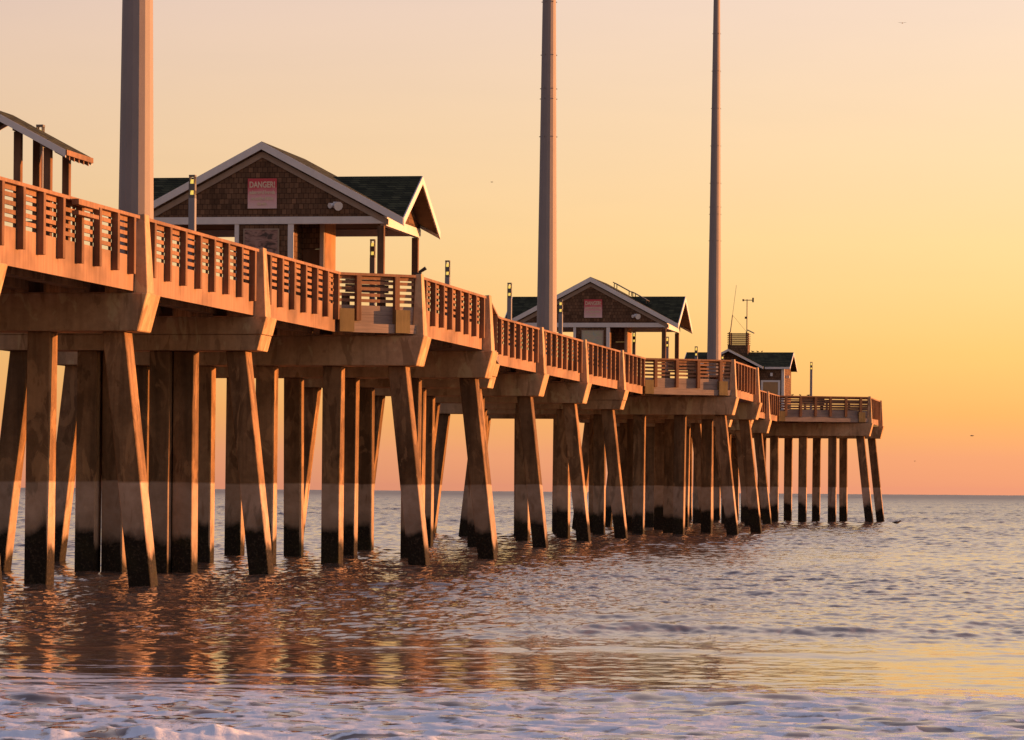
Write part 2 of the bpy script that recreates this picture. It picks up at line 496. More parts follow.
# ------------------------------------------------------------------ sea
def build_sea():
    ys = [24.0]
    while ys[-1] < 4200:
        y = ys[-1]
        st = y * y / (F_PX * CAM_H) * 0.75
        if y < 130:
            st = min(max(st, 0.07), 0.095)
        elif y < 700:
            st = min(st, 0.095 + (y - 130) * 0.0012)
        else:
            st = min(st, 0.80 + (y - 700) * 0.0042)
        ys.append(y + st)
    ys = np.array(ys)
    th_in = np.linspace(-R(9.6), R(9.6), 620)
    th_l = -R(9.6) - (np.linspace(0, 1, 34)[1:] ** 2) * R(66)
    th = np.concatenate([th_l[::-1], th_in, -th_l])
    T = np.tan(th)
    X = ys[:, None] * T[None, :]
    Y = np.repeat(ys[:, None], len(T), 1)
    rng = np.random.default_rng(5)
    dyr = np.gradient(ys)
    H = np.zeros_like(X)
    lam = np.concatenate([np.exp(rng.uniform(np.log(0.28), np.log(1.9), 100)), np.exp(rng.uniform(np.log(2.2), np.log(9.0), 14)), np.exp(rng.uniform(np.log(9), np.log(30.0), 10))])
    patch = 1.0 + 0.35 * np.sin(X * 0.11 + 0.6 * np.sin(Y * 0.031) + 1.0) * np.sin(Y * 0.083 + 0.5 * np.sin(X * 0.05))
    cross = np.exp(rng.uniform(np.log(0.13), np.log(0.34), 50))
    for wi, l in enumerate(np.concatenate([lam, cross])):
        spread = 0.85 if l < 3 else (0.6 if l < 9 else 0.3)
        a = rng.normal(0, spread) + 0.1
        if wi >= len(lam):
            a = rng.choice([-1, 1]) * rng.uniform(0.75, 1.35)
        k = 2 * np.pi / l
        kx, ky = k * np.sin(a), k * np.cos(a)
        amp = (0.0029 * l if l < 0.9 else 0.0026 * (l / 0.9) ** 0.2) if l < 2.0 else (0.0042 if l < 9 else 0.009)
        ph = rng.uniform(0, 6.28)
        sp = np.maximum(ys * R(19.2) / 620, dyr * (0.25 + 0.75 * abs(np.cos(a))))
        fade = np.clip((l / sp - 2.0) / 1.6, 0, 1)
        n = int(np.count_nonzero(fade > 0))
        if n == 0:
            continue
        if l < 3:
            near = np.clip((ys - 46) / 22, 0.34, 1.0) + 0.5 * np.exp(-((ys - 61.5) / 3.5) ** 2) + np.clip((ys - 130) / 200, 0, 1) * (1.6 if l > 0.7 else 0.6)
        else:
            near = np.clip((ys - 40) / 40, 0.3, 1.0) * (1.0 + np.clip((ys - 250) / 320, 0, 5.0))
        x_, y_ = X[:n], Y[:n]
        warp = 0.7 * np.sin(0.31 * x_ / max(l, 1) ** 0.5 + ph * 3) + 0.6 * np.sin(0.23 * y_ / max(l, 1) ** 0.5 + ph * 5)
        sn = np.sin(kx * x_ + ky * y_ + ph + warp)
        sn = sn + 0.25 * (sn * sn - 0.5)
        H[:n] += (amp * fade * near)[:n, None] * sn * (patch[:n] if l < 6 else 1.0)
    # low swell coming in off the beach end of the pier, and the spent bore with its foam
    c1 = 60.5 + 1.3 * np.sin(X * 0.17 + 0.5) + 0.5 * np.sin(X * 0.53)
    e1 = np.clip((X + 4) / 6, 0.25, 1.0) * (0.75 + 0.35 * np.sin(X * 0.42 + 1.0))
    d = Y - c1
    H += 0.15 * e1 * np.exp(-(np.where(d < 0, d / 0.7, d / 2.4)) ** 2)
    c4 = 66.5 + 1.0 * np.sin(X * 0.21 + 2.5) + 0.5 * np.sin(X * 0.6)
    d = Y - c4
    H += 0.08 * e1 * np.exp(-(np.where(d < 0, d / 0.7, d / 2.0)) ** 2)
    c2 = 54.0 + 0.8 * np.sin(X * 0.31 + 2) + 0.4 * np.sin(X * 0.9)
    H += 0.05 * np.exp(-((Y - c2) / 0.8) ** 2)
    c3 = 41.6 + 0.7 * np.sin(X * 0.45 + 0.4) + 0.35 * np.sin(X * 1.3 + 1) + 0.12 * np.sin(X * 3.9)
    d = Y - c3
    H += 0.075 * (0.8 + 0.4 * np.sin(X * 0.7)) * np.exp(-(np.where(d < 0, d / 0.8, d / 1.6)) ** 2)
    # churned foam relief near the beach
    ff = np.clip((43.0 - ys) / 2.5, 0, 1)
    n = int(np.count_nonzero(ff > 0))
    x_, y_ = X[:n], Y[:n]
    for i in range(60):
        l = np.exp(rng.uniform(np.log(0.14), np.log(0.95)))
        a = rng.normal(0, 0.28)
        k = 2 * np.pi / l
        sn = np.sin(k * np.sin(a) * x_ + k * np.cos(a) * y_ * 0.8 + rng.uniform(0, 6.28) + 1.1 * np.sin(x_ * (0.9 + 0.05 * i) + i) + 0.9 * np.sin(y_ * 1.1 + 2 * i))
        H[:n] += 0.0050 * l ** 0.7 * ff[:n, None] * sn
    # tumbling lumps of the last wave, right at the beach
    for px, hgt, wid in ((15, .10, .30), (45, .13, .35), (100, .09, .3), (138, .15, .22), (165, .10, .3), (205, .14, .3), (232, .10, .2), (366, .10, .16), (395, .07, .2), (430, .06, .2), (870, .06, .12), (925, .09, .14), (640, .04, .3), (760, .04, .3)):
        gx = (px - 512) / F_PX * 35.2
        gy = 35.2 + rng.uniform(-0.3, 0.3)
        q_ = 1 + 0.30 * np.sin(x_ * 7 + px) + 0.10 * np.sin(x_ * 19 + 2 * px + 3 * y_) + 0.04 * np.sin(x_ * 41 + y_ * 6)
        H[:n] += 0.55 * hgt * q_ * np.exp(-((x_ - gx) / wid) ** 2 - ((y_ - gy) / 0.45) ** 2)
    H -= 0.025
    H -= (X ** 2 + Y ** 2) / (2 * 1.27e6)               # the sea falls away to its horizon
    nr, nc = X.shape
    co = np.stack([X, Y, H], -1).reshape(-1, 3)
    idx = np.arange(nr * nc).reshape(nr, nc)
    q = np.stack([idx[:-1, :-1], idx[:-1, 1:], idx[1:, 1:], idx[1:, :-1]], -1).reshape(-1, 4)
    me = bpy.data.meshes.new('sea')
    me.vertices.add(len(co))
    me.vertices.foreach_set('co', co.astype(np.float32).ravel())
    me.loops.add(q.size)
    me.loops.foreach_set('vertex_index', q.astype(np.int32).ravel())
    me.polygons.add(len(q))
    me.polygons.foreach_set('loop_start', np.arange(0, q.size, 4, dtype=np.int32))
    me.polygons.foreach_set('use_smooth', np.ones(len(q), dtype=bool))
    me.update(calc_edges=True)
    o = bpy.data.objects.new('sea', me)
    col.objects.link(o)
    tag(o, kind='structure')
    return o


def sea_material():
    m, t, b = new_mat('sea_water')
    p = N(t, 'ShaderNodeNewGeometry').outputs['Position']
    s = N(t, 'ShaderNodeSeparateXYZ')
    t.links.new(p, s.inputs[0])
    x, y = s.outputs[0], s.outputs[1]
    b.inputs['Base Color'].default_value = (0.15, 0.10, 0.075, 1)
    rr = N(t, 'ShaderNodeMapRange')
    rr.inputs['From Min'].default_value = 120
    rr.inputs['From Max'].default_value = 1000
    rr.inputs['To Min'].default_value = 0.05
    rr.inputs['To Max'].default_value = 0.42
    t.links.new(y, rr.inputs['Value'])
    t.links.new(rr.outputs[0], b.inputs['Roughness'])
    b.inputs['IOR'].default_value = 1.5
    b.inputs['Specular IOR Level'].default_value = 0.5
    rip = noise(t, coords(t, (1.0, 1.3, 1.0)), 2.2, 5, 0.65, 0.3)
    rip2 = noise(t, coords(t, (0.35, 1.0, 1.0)), 0.55, 5, 0.62, 0.3)
    h = math_node(t, 'MULTIPLY_ADD', rip2, 1.2, rip)
    calm = math_node(t, 'MULTIPLY_ADD', y, 1 / 30.0, -1.45, clamp=True)
    h = math_node(t, 'MULTIPLY', h, math_node(t, 'MULTIPLY_ADD', calm, 0.6, 0.4))
    bn = N(t, 'ShaderNodeBump')
    bn.inputs['Strength'].default_value = 0.16
    bn.inputs['Distance'].default_value = 0.07
    t.links.new(h, bn.inputs['Height'])
    t.links.new(bn.outputs[0], b.inputs['Normal'])
    # foam
    fb = N(t, 'ShaderNodeBsdfPrincipled')
    fb.inputs['Base Color'].default_value = (0.86, 0.91, 1.0, 1)
    fb.inputs['Roughness'].default_value = 0.55
    fn = N(t, 'ShaderNodeBump')
    fn.inputs['Strength'].default_value = 0.6
    fn.inputs['Distance'].default_value = 0.03
    t.links.new(noise(t, coords(t, (1, 1, 1)), 7.0, 6, 0.7, 0.4), fn.inputs['Height'])
    t.links.new(fn.outputs[0], fb.inputs['Normal'])
    wv = N(t, 'ShaderNodeVectorMath', operation='ADD')
    nz = N(t, 'ShaderNodeTexNoise')
    nz.inputs['Scale'].default_value = 0.9
    nz.inputs['Detail'].default_value = 4
    t.links.new(p, nz.inputs['Vector'])
    sc = N(t, 'ShaderNodeVectorMath', operation='SCALE')
    sc.inputs['Scale'].default_value = 1.6
    t.links.new(nz.outputs['Color'], sc.inputs[0])
    t.links.new(p, wv.inputs[0])
    t.links.new(sc.outputs[0], wv.inputs[1])
    mp = N(t, 'ShaderNodeMapping')
    mp.inputs['Scale'].default_value = (0.8, 1.0, 0.0)
    t.links.new(wv.outputs[0], mp.inputs[0])
    vo = N(t, 'ShaderNodeTexVoronoi', feature='DISTANCE_TO_EDGE')
    vo.inputs['Scale'].default_value = 1.7
    t.links.new(mp.outputs[0], vo.inputs['Vector'])
    lace = ramp(t, vo.outputs['Distance'], [(0.0, 1.0), (0.08, 0.75), (0.26, 0.0)])
    big = noise(t, coords(t, (0.25, 0.5, 0)), 1.0, 4, 0.6, 0.5)
    med = noise(t, coords(t, (1.6, 1.3, 0)), 1.0, 6, 0.64, 0.8)
    yy = math_node(t, 'ADD', y, math_node(t, 'MULTIPLY_ADD', big, 6.0, -3.0))
    # churned lacy foam by the beach ...
    cov = ramp(t, math_node(t, 'MULTIPLY_ADD', yy, 1 / 30.0, -1.0), [(0.0, 0.45), (0.30, 0.42), (0.40, 0.36), (0.50, 0.22), (0.56, 0.0)])
    f = math_node(t, 'MULTIPLY_ADD', lace, 0.42, med)
    fac = math_node(t, 'SUBTRACT', math_node(t, 'ADD', f, cov), 1.10)
    fac = math_node(t, 'MULTIPLY', fac, 9.0, clamp=True)
    fac = math_node(t, 'MULTIPLY', fac, math_node(t, 'MULTIPLY', cov, 4.0, clamp=True))
    # ... and thin films drawn out along the shore behind it
    film = noise(t, coords(t, (0.30, 1.5, 0)), 1.0, 6, 0.6, 0.6)
    side = math_node(t, 'MULTIPLY_ADD', x, -0.02, 0.0)
    fcov = ramp(t, math_node(t, 'MULTIPLY_ADD', yy, 1 / 30.0, -1.0), [(0.30, 0.0), (0.38, 0.47), (0.55, 0.42), (0.70, 0.24), (0.78, 0.0)])
    ff = math_node(t, 'SUBTRACT', math_node(t, 'ADD', math_node(t, 'ADD', film, side), fcov), 0.985)
    ff = math_node(t, 'MULTIPLY', ff, 8.0, clamp=True)
    ff = math_node(t, 'MULTIPLY', ff, math_node(t, 'MULTIPLY', fcov, 3.0, clamp=True))
    fac = math_node(t, 'MAXIMUM', fac, math_node(t, 'MULTIPLY', ff, 0.7))
    fac = math_node(t, 'MULTIPLY', fac, 0.95)
    mx = N(t, 'ShaderNodeMixShader')
    t.links.new(fac, mx.inputs[0])
    t.links.new(b.outputs[0], mx.inputs[1])
    t.links.new(fb.outputs[0], mx.inputs[2])
    t.links.new(mx.outputs[0], t.nodes['Material Output'].inputs['Surface'])
    return m


sea = build_sea()
sea.data.materials.append(sea_material())

# beach under and behind the camera
mb = MB()
rows = [(-120, 3.2), (-40, 1.9), (0, 0.95), (14, 0.45), (24, 0.05), (40, -0.7), (120, -4.0), (300, -6.0)]
for (ya, za), (yb, zb) in zip(rows[:-1], rows[1:]):
    o0 = len(mb.v)
    mb.v += [(-260, ya, za), (260, ya, za), (260, yb, zb), (-260, yb, zb)]
    mb.f.append((o0, o0 + 1, o0 + 2, o0 + 3))
    mb.mi.append(0)
tag(mb.build('beach', mat_plain('wet_sand', (0.30, 0.23, 0.17), 0.6, 0.25)), kind='structure')

# ------------------------------------------------------------------ pier
pier = empty('fishing_pier', (P0.x, P0.y, 0), -PA)
tag(pier, 'long weathered concrete and timber pier on rows of slanted piles running out to sea', 'pier')

K0, K1 = -1, 16
EXTRA = {3: 2.106, 4: 2.106, 9: 4.152, 10: 4.152, 15: 6.227, 16: 6.227}


def tips(k):
    e = EXTRA.get(k, 0.0)
    return -2 * abs(CW) - e + 0.0, e          # left tip, right tip  (CW is the middle)


FI = -0.17                                     # outer face of the fascia relative to the tip line


def mirror(p):
    return (2 * CW - p[0], p[1])


# right-hand edge of the deck in plan, cut into panels between pilasters; then mirrored
edge_panels = []                               # (p0, p1, n_posts, kind, k)
inner_in = {3: 2.79, 9: 8.69, 15: 14.68}
for k in range(K0 + 1, K1 + 1):
    y0, y1 = (k - 1) * L - 0.28, k * L - 0.97
    e0, e1 = EXTRA.get(k - 1, 0.0), EXTRA.get(k, 0.0)
    if e0 == e1:
        edge_panels.append(((FI + e0, y0), (FI + e1, y1), 8, 'straight', k))
    elif e1 > e0:
        yi = inner_in[k] * L
        edge_panels.append(((FI, y0), (FI, yi), 7 if k == 3 else 6, 'straight', k))
        edge_panels.append(((FI, yi), (FI + e1, y1 + 0.1), {3: 2, 9: 4, 15: 6}[k], 'chamfer', k))
    else:
        yi = ((k - 1) + (k - 1 - inner_in[k - 2]) - 0.10) * L
        edge_panels.append(((FI + e0, y0 - 0.1), (FI, yi), {5: 2, 11: 4}[k], 'chamfer_back', k))
        edge_panels.append(((FI, yi), (FI, y1), 6 if k == 5 else 5, 'straight', k))

far_posts = MB()
post_budget = 0
SLATS = (8.20, 8.385, 8.57, 8.755)


def railing(p0, p1, npost, kind, k, side):
    global post_budget
    d = Vector((p1[0] - p0[0], p1[1] - p0[1]))
    ln = d.length
    d.normalize()
    rb = MB()
    rb.wallbar(p0, p1, -0.20, 0.14, 9.02, 9.10)
    rb.wallbar(p0, p1, -0.045, 0.0, 8.905, 9.02)
    for z in SLATS:
        j = random.uniform(-0.006, 0.006)
        rb.wallbar(p0, p1, -0.045, 0.0, z + j, z + j + 0.098)
    pos = []
    for i in range(npost):
        if kind.startswith('chamfer'):
            q = ln * (i + 0.5) / npost
        else:
            q = 0.70 + 1.475 * i if kind == 'straight' else 0.6 + (ln - 1.2) * i / (npost - 1)
        if side < 0 and not kind.startswith('chamfer'):
            q = ln - q
        pos.append(q + random.uniform(-0.03, 0.03))
    # inner posts carry the slats from behind
    for q in pos:
        a = (p0[0] + d.x * (q - 0.035), p0[1] + d.y * (q - 0.035))
        bb = (p0[0] + d.x * (q + 0.035), p0[1] + d.y * (q + 0.035))
        rb.wallbar(a, bb, -0.095, -0.044, Z_DECK, 9.023)
    ro = rb.build('railing', M['rail'], pier)
    if kind.startswith('chamfer'):
        fb = MB()
        for q in range(3):
            fb.wallbar(p0, p1, -0.06, 0.16 if q == 0 else 0.0, 7.25 + q * 0.285, 7.25 + q * 0.285 + 0.278)
        fb.build('fascia', M['grey_wood'], pier)
    else:
        fb = MB()
        fb.wallbar(p0, p1, -0.07, 0.0, 7.24, 8.10)
        fb.build('fascia', M['fascia'], pier)
    if kind == 'chamfer' and side > 0:
        for s0, s1 in ((0.0, 0.5), (ln - 0.75, ln - 0.25)):
            a = (p0[0] + d.x * s0, p0[1] + d.y * s0)
            bb = (p0[0] + d.x * s1, p0[1] + d.y * s1)
            MB().wallbar(a, bb, 0.003, 0.20, 7.533, 7.98) if False else MB().wallbar(a, bb, 0.163, 0.24, 7.26, 7.98).wallbar(a, bb, 0.003, 0.1625, 7.533, 7.979).build('corner_block', M['block'], pier)
    for s in pos:
        a = (p0[0] + d.x * (s - 0.085), p0[1] + d.y * (s - 0.085))
        bb = (p0[0] + d.x * (s + 0.085), p0[1] + d.y * (s + 0.085))
        zb = 7.63 + random.uniform(-0.02, 0.02)
        if side > 0 and k <= 12 and post_budget < 98 and kind != 'chamfer_back':
            MB().wallbar(a, bb, 0.0015, 0.165, zb, 9.018).build('railing_post', M['post_wood'], ro, bevel=0.008)
            post_budget += 1
        else:
            far_posts.wallbar(a, bb, 0.0015, 0.165, zb, 9.018)


for (p0, p1, n, kind, k) in edge_panels:
    railing(p0, p1, n, kind, k, 1)
    railing(mirror(p1), mirror(p0), n, kind, k, -1)
# rail across the sea end
e = EXTRA[16]
railing((FI + e, 16 * L - 0.25), (2 * CW - FI - e, 16 * L - 0.25), 12, 'end', 16, -1)
tag(far_posts.build('railing_post', M['post_wood'], pier), kind='stuff')
# boards fixed to the rail near the shelter: a low rod shelf
MB().box(0.004, 0.17, 0.442 * L, 0.575 * L, 8.91, 9.04).box(0.004, 0.17, 0.442 * L, 0.575 * L, 8.68, 8.77).build('rail_shelf', M['rail'], pier)

# deck slab with its girders
db = MB()
for k in range(K0 + 1, K1 + 1):
    ps = [q for q in edge_panels if q[4] == k]
    for (p0, p1, n, kind, kk) in ps:
        ya, yb = p0[1], p1[1]
        if p0[1] == (k - 1) * L - 0.28 or kind == 'chamfer_back':
            ya = (k - 1) * L - 0.6
        if p1[1] >= k * L - 1.2:
            yb = k * L - 0.6
        xa, xb = p0[0] - 0.09, p1[0] - 0.09
        la, lb = 2 * CW - xa, 2 * CW - xb
        db.prism([(la, ya, 7.52), (xa, ya, 7.52), (xb, yb, 7.52), (lb, yb, 7.52)], (0, 0, Z_DECK - 7.52))
    e = min(EXTRA.get(k - 1, 0.0), EXTRA.get(k, 0.0))
    wid = 2 * abs(CW) + 2 * e - 2.8
    ng = 4 + int(round(e / 1.05))
    for i in range(ng):
        gx = CW - wid / 2 + wid * i / (ng - 1)
        db.box(gx - 0.2, gx + 0.2, (k - 1) * L + 0.004, k * L - 1.224, 7.27, 7.519)
db.box(2 * CW - FI - EXTRA[16], FI + EXTRA[16], 16 * L - 0.596, 16 * L - 0.26, 7.521, Z_DECK - 0.002)
db.build('deck', M['deck'], pier)

for k in range(K0, K1 + 1):
    lt, rt = tips(k)
    y0, y1 = k * L - 1.22, k * L
    cb = MB()
    o = 0.245
    if k in (2, 5, 8, 13):
        zm, om = 6.70, 0.245 * (6.70 - Z_CAP0) / (Z_CAP1 - Z_CAP0)
        o2 = om
        cb.prism([(lt, y0, Z_CAP0), (rt, y0, Z_CAP0), (rt + o2, y0, zm - 0.012), (lt - o2, y0, zm - 0.012)], (0, y1 - y0, 0))
        cb.prism([(lt - o2 - .02, y0 - .02, zm), (rt + o2 + .02, y0 - .02, zm), (rt + o + .02, y0 - .02, Z_CAP1), (lt - o - .02, y0 - .02, Z_CAP1)], (0, y1 - y0 + .04, 0))
        cb.box(lt, rt, y0 + .05, y1 - .05, zm - 0.02, zm + 0.01)
    else:
        cb.prism([(lt, y0, Z_CAP0), (rt, y0, Z_CAP0), (rt + o, y0, Z_CAP1), (lt - o, y0, Z_CAP1)], (0, y1 - y0, 0))
    cap = cb.build('pile_cap', M['cap'], pier, bevel=0.025)
    n = {0.0: 4, 2.106: 6, 4.152: 8, 6.227: 10}[EXTRA.get(k, 0.0)]
    xa, xb = lt + 0.55, rt - 0.69
    piles = []
    for i in range(n):
        xt = xa + (xb - xa) * i / (n - 1)
        xf = xt
        if i == 0:
            xf = xt - 0.71
        elif i == n - 1:
            xf = xt + 0.71
        else:
            xt += {1: 0.20, 2: -0.10}.get(k, random.uniform(-0.08, 0.08))
            xf = xt + random.uniform(-0.05, 0.05)
        yc = k * L - 0.61 + random.uniform(-0.04, 0.04)
        yf = yc + random.uniform(-0.04, 0.04)
        hw, hd = 0.29, 0.33
        zt, zf = Z_CAP0 - 0.003, -1.6
        xf = xt + (xf - xt) * (zt - zf) / zt
        piles.append((xt, yc, xf, yf))
    if k == 2:
        piles.append((-2.28, k * L - 0.35, -2.28, k * L - 0.35))
        piles.append((-4.35, k * L - 0.35, -4.35, k * L - 0.35))
    for (xt, yc, xf, yf) in piles:
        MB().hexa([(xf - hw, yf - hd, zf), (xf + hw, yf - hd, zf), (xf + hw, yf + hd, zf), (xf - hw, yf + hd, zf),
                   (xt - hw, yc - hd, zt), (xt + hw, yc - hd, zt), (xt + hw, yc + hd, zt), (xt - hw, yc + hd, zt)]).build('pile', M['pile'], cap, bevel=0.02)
    for sgn, tip in ((1, rt), (-1, lt)):
        ya, yb = k * L - 0.96, k * L - 0.31
        zb, zt = Z_CAP1 + 0.003, 9.13
        q = [(-0.19, ya, zb), (0.17, ya, zb), (0.17, yb, zb), (-0.19, yb, zb),
             (-0.13, ya + .10, zt), (0.06, ya + .10, zt + 0.02), (0.06, yb - .16, zt + 0.02), (-0.13, yb - .16, zt)]
        MB().hexa([(tip + sgn * a, b_, c) for a, b_, c in q]).build('pilaster', M['pilaster'], cap, bevel=0.015)

# ------------------------------------------------------------------ tall steel poles
def steel_pole(k, label):
    r = empty('steel_pole', W(CW, k * L, Z_DECK), -PA)
    tag(r, label, 'pole', 'tall steel poles along the pier')
    rad = lambda z: max(0.16, 0.5 * (1.045 - 0.0208 * z))
    H = 31.0
    pts = [(0, 0, 0.05 + (H - .05) * i / 20) for i in range(21)]
    MB().tube(pts, [rad(p[2]) for p in pts], 16).build('shaft', M['pole'], r)
    fl = MB().tube([(0, 0, 0.0), (0, 0, 0.09)], 0.78, 12)
    for i in range(12):
        a = 2 * math.pi * i / 12
        fl.box(0.66 * math.cos(a) - .03, 0.66 * math.cos(a) + .03, 0.66 * math.sin(a) - .03, 0.66 * math.sin(a) + .03, .091, .2)
    fl.build('base_plate', M['flange'], r)
    for z in (11.6, 13.45, 13.95, 15.6, 18.2, 20.8, 23.4, 26.0):
        fb = MB()
        for i in range(6):
            a = 2 * math.pi * i / 6 + 0.2
            rr = rad(z)
            fb.tube([(rr * 0.94 * math.cos(a), rr * 0.94 * math.sin(a), z), ((rr + .045) * math.cos(a), (rr + .045) * math.sin(a), z)], 0.022, 6)
        fb.build('step_bolts', M['flange'], r)
    return r


steel_pole(1.97, 'thickest tall grey steel pole, standing in front of the nearest gabled house')
steel_pole(7.97, 'tall tapered grey steel pole in front of the left half of the middle gabled house')
steel_pole(13.95, 'slimmest tall grey steel pole, beside the far house with the louvred roof box')


# ------------------------------------------------------------------ gabled houses
def slab(poly, zf, th):
    """roof slab over a plan polygon, top at zf(x, y)"""
    return [(x, y, zf(x, y) - th) for x, y in poly], (0, 0, th)


def rake_board(mb, a, b, y0, y1, z_drop, depth):
    """board along the rake from (xa, za) to (xb, zb) in the x-z plane between y0 and y1"""
    (xa, za), (xb, zb) = a, b
    mb.prism([(xa, y0, za - z_drop - depth), (xb, y0, zb - z_drop - depth), (xb, y0, zb - z_drop), (xa, y0, za - z_drop)], (0, y1 - y0, 0))


def rake_board_x(mb, a, b, x0, x1, z_drop, depth):
    (ya, za), (yb, zb) = a, b
    mb.prism([(x0, ya, za - z_drop - depth), (x0, yb, zb - z_drop - depth), (x0, yb, zb - z_drop), (x0, ya, za - z_drop)], (x1 - x0, 0, 0))


HC = CW + 0.20


def porch_house(k, label, solar=False):
    r = empty('pier_house', W(HC - (0.14 if k > 5 else 0.0), k * L, Z_DECK), -PA)
    tag(r, label, 'house', 'gabled houses on the pier')
    D, HB, OV = 5.8, 4.05, 0.18
    AP, EV, XE = 5.58, 3.10, 4.67            # apex height, eave height, eave half span
    sl_ = (AP - EV) / XE
    RC = 4.70                                # cross ridge
    ym = D / 2
    sc_ = (RC - EV) / (ym + OV)
    fm = lambda x, y: AP - sl_ * abs(x)
    fc = lambda x, y: RC - sc_ * abs(y - ym)
    xv = (AP - RC) / sl_
    rf = MB()
    for sx in (1, -1):
        for yo in (-OV, D + OV):
            poly = [(0, yo), (sx * XE, yo), (sx * xv, ym), (0, ym)]
            p, h = slab(poly, fm, 0.13)
            rf.prism(p, h)
            poly = [(sx * xv, ym), (sx * XE, ym), (sx * XE, yo)]
            p, h = slab(poly, fc, 0.13)
            rf.prism(p, h)
    roof = rf.build('roof', M['roof'], r)
    tb = MB()
    for yo, yi in ((-OV - 0.045, -OV - 0.002), (D + OV + 0.002, D + OV + 0.045)):
        for sx in (1, -1):
            rake_board(tb, (0, AP + 0.02), (sx * (XE + 0.02), EV + 0.02), yo, yi, 0.03, 0.25)
    for sx in (1, -1):
        x0, x1 = sorted((sx * (XE + 0.003), sx * (XE + 0.045)))
        for yo in (-OV, D + OV):
            rake_board_x(tb, (ym, RC + 0.02), (yo, EV + 0.02), x0, x1, 0.03, 0.26)
    tb.build('barge_board', M['white'], roof)
    for sx in (1, -1):
        lin = MB()
        for yo in (-OV, D + OV):
            poly = [(sx * HB, ym), (sx * (XE - .01), ym), (sx * (XE - .01), yo * 0.98 + ym * 0.02), (sx * HB, yo * 0.75 + ym * 0.25)]
            p, h = slab(poly, lambda x, y: fc(x, y) - 0.135, 0.02)
            lin.prism(p, h)
        lin.build('soffit', M['soffit'], roof)
    sb = MB()
    sb.box(-HB, HB, 0.1, D - 0.1, 3.16, 3.20)
    sb.build('porch_ceiling', M['soffit'], r)
    # gable infill
    gb = MB()
    for y0 in (0.0, D - 0.12):
        zt = AP - 0.14
        gb.prism([(-HB, y0, 3.155), (HB, y0, 3.155), (HB, y0, zt - sl_ * HB), (0, y0, zt), (-HB, y0, zt - sl_ * HB)], (0, 0.12, 0))
    for x0 in (HB - 0.12, -HB):
        zt = RC - 0.14
        gb.prism([(x0, 0.125, 3.155), (x0, D - 0.125, 3.155), (x0, ym, zt - 0.02)], (0.12, 0, 0))
    gb.build('gable', M['shake'], r)
    fr = MB()
    for sx in (1, -1):
        rake_board(fr, (0, AP), (sx * (XE - 0.5), AP - sl_ * (XE - 0.5)), -0.05, -0.003, 0.31, 0.20)
    fr.build('rake_frieze', M['tan'], r)
    bd = MB()
    bd.box(-HB - .02, HB + .02, -0.03, 0.16, 2.92, 3.15)
    bd.box(-HB - .02, HB + .02, D - 0.16, D + 0.03, 2.92, 3.15)
    bd.build('beam', M['white'], r)
    for sx in (1, -1):
        x0, x1 = sorted((sx * (HB - 0.17), sx * (HB + 0.02)))
        MB().box(x0, x1, 0.163, D - 0.163, 2.86, 3.15).build('side_beam', M['white'], r)
    for px, py in ((HB - 0.14, 0.1), (HB - 0.14, D - 0.1), (-HB + 0.14, 0.1), (-HB + 0.14, D - 0.1)):
        MB().box(px - .11, px + .11, py - .09, py + .09, 0, 2.857).build('porch_post', M['post_wood'], r, bevel=0.01)
    # knee brace under the right gable
    kb = MB()
    pts = [(HB + .10, ym - 2.0, 3.2), (HB + .10, ym - 1.2, 3.5), (HB + .10, ym - 0.45, 4.0), (HB + .10, ym, 4.45)]
    kb.tube(pts, 0.05, 6)
    kb.build('brace', M['tan'], r)
    # enclosed core with recessed doorway
    x0, x1, xs = -0.90, 1.02, 1.86
    wb = MB()
    wb.box(x0, x1, 0.03, 0.19, 0, 2.915)
    wb.box(x0, x0 + .14, 0.192, 4.6, 0, 3.15)
    wb.box(x0 + .142, 0.70, 4.46, 4.6, 0, 3.15)
    MB().box(xs - .14, xs, 1.0, 2.55, 0, 3.15).build('side_wall', M['lit_wall'], r)
    wb.box(x1 - .14, x1, 0.192, 1.3, 0, 3.15)
    wb.box(x1 - .14, xs - .142, 1.302, 1.42, 2.2, 3.15)
    wl = wb.build('wall', M['shake'], r)
    db_ = MB().box(x1 + .02, xs - .2, 1.32, 1.38, 0, 2.19)
    d = db_.build('door', M['door'], r)
    MB().box(xs - .30, xs - .26, 1.26, 1.32, 1.0, 1.14).build('handle', M['dark'], d)
    tb = MB()
    MB().box(x0 - .02, x0 + .12, -0.01, 0.028, 0, 2.917).build('corner_trim', M['white'], r)
    MB().box(x1 - .17, x1 + .02, -0.01, 0.028, 0, 2.917).build('corner_trim', M['white'], r)
    MB().box(xs - .16, xs - .02, 0.9, 0.997, 0, 3.15).build('door_frame', M['tan'], r)
    # flood lamp on the gable
    fl = MB().box(2.36, 2.5, -0.10, -0.003, 3.42, 3.62)
    fl.tube([(2.46, -0.10, 3.52), (2.58, -0.28, 3.46)], [0.09, 0.15], 10)
    fl.tube([(2.40, -0.10, 3.52), (2.28, -0.26, 3.48)], [0.06, 0.09], 10)
    fl.build('flood_lamp', M['white'], r)
    return r


h1 = porch_house(3.13, 'nearest shingled house with white trim and open porch, brown mural on its wall')
h2 = porch_house(9.13, 'middle shingled house with a panel frame on its roof and a pale map')


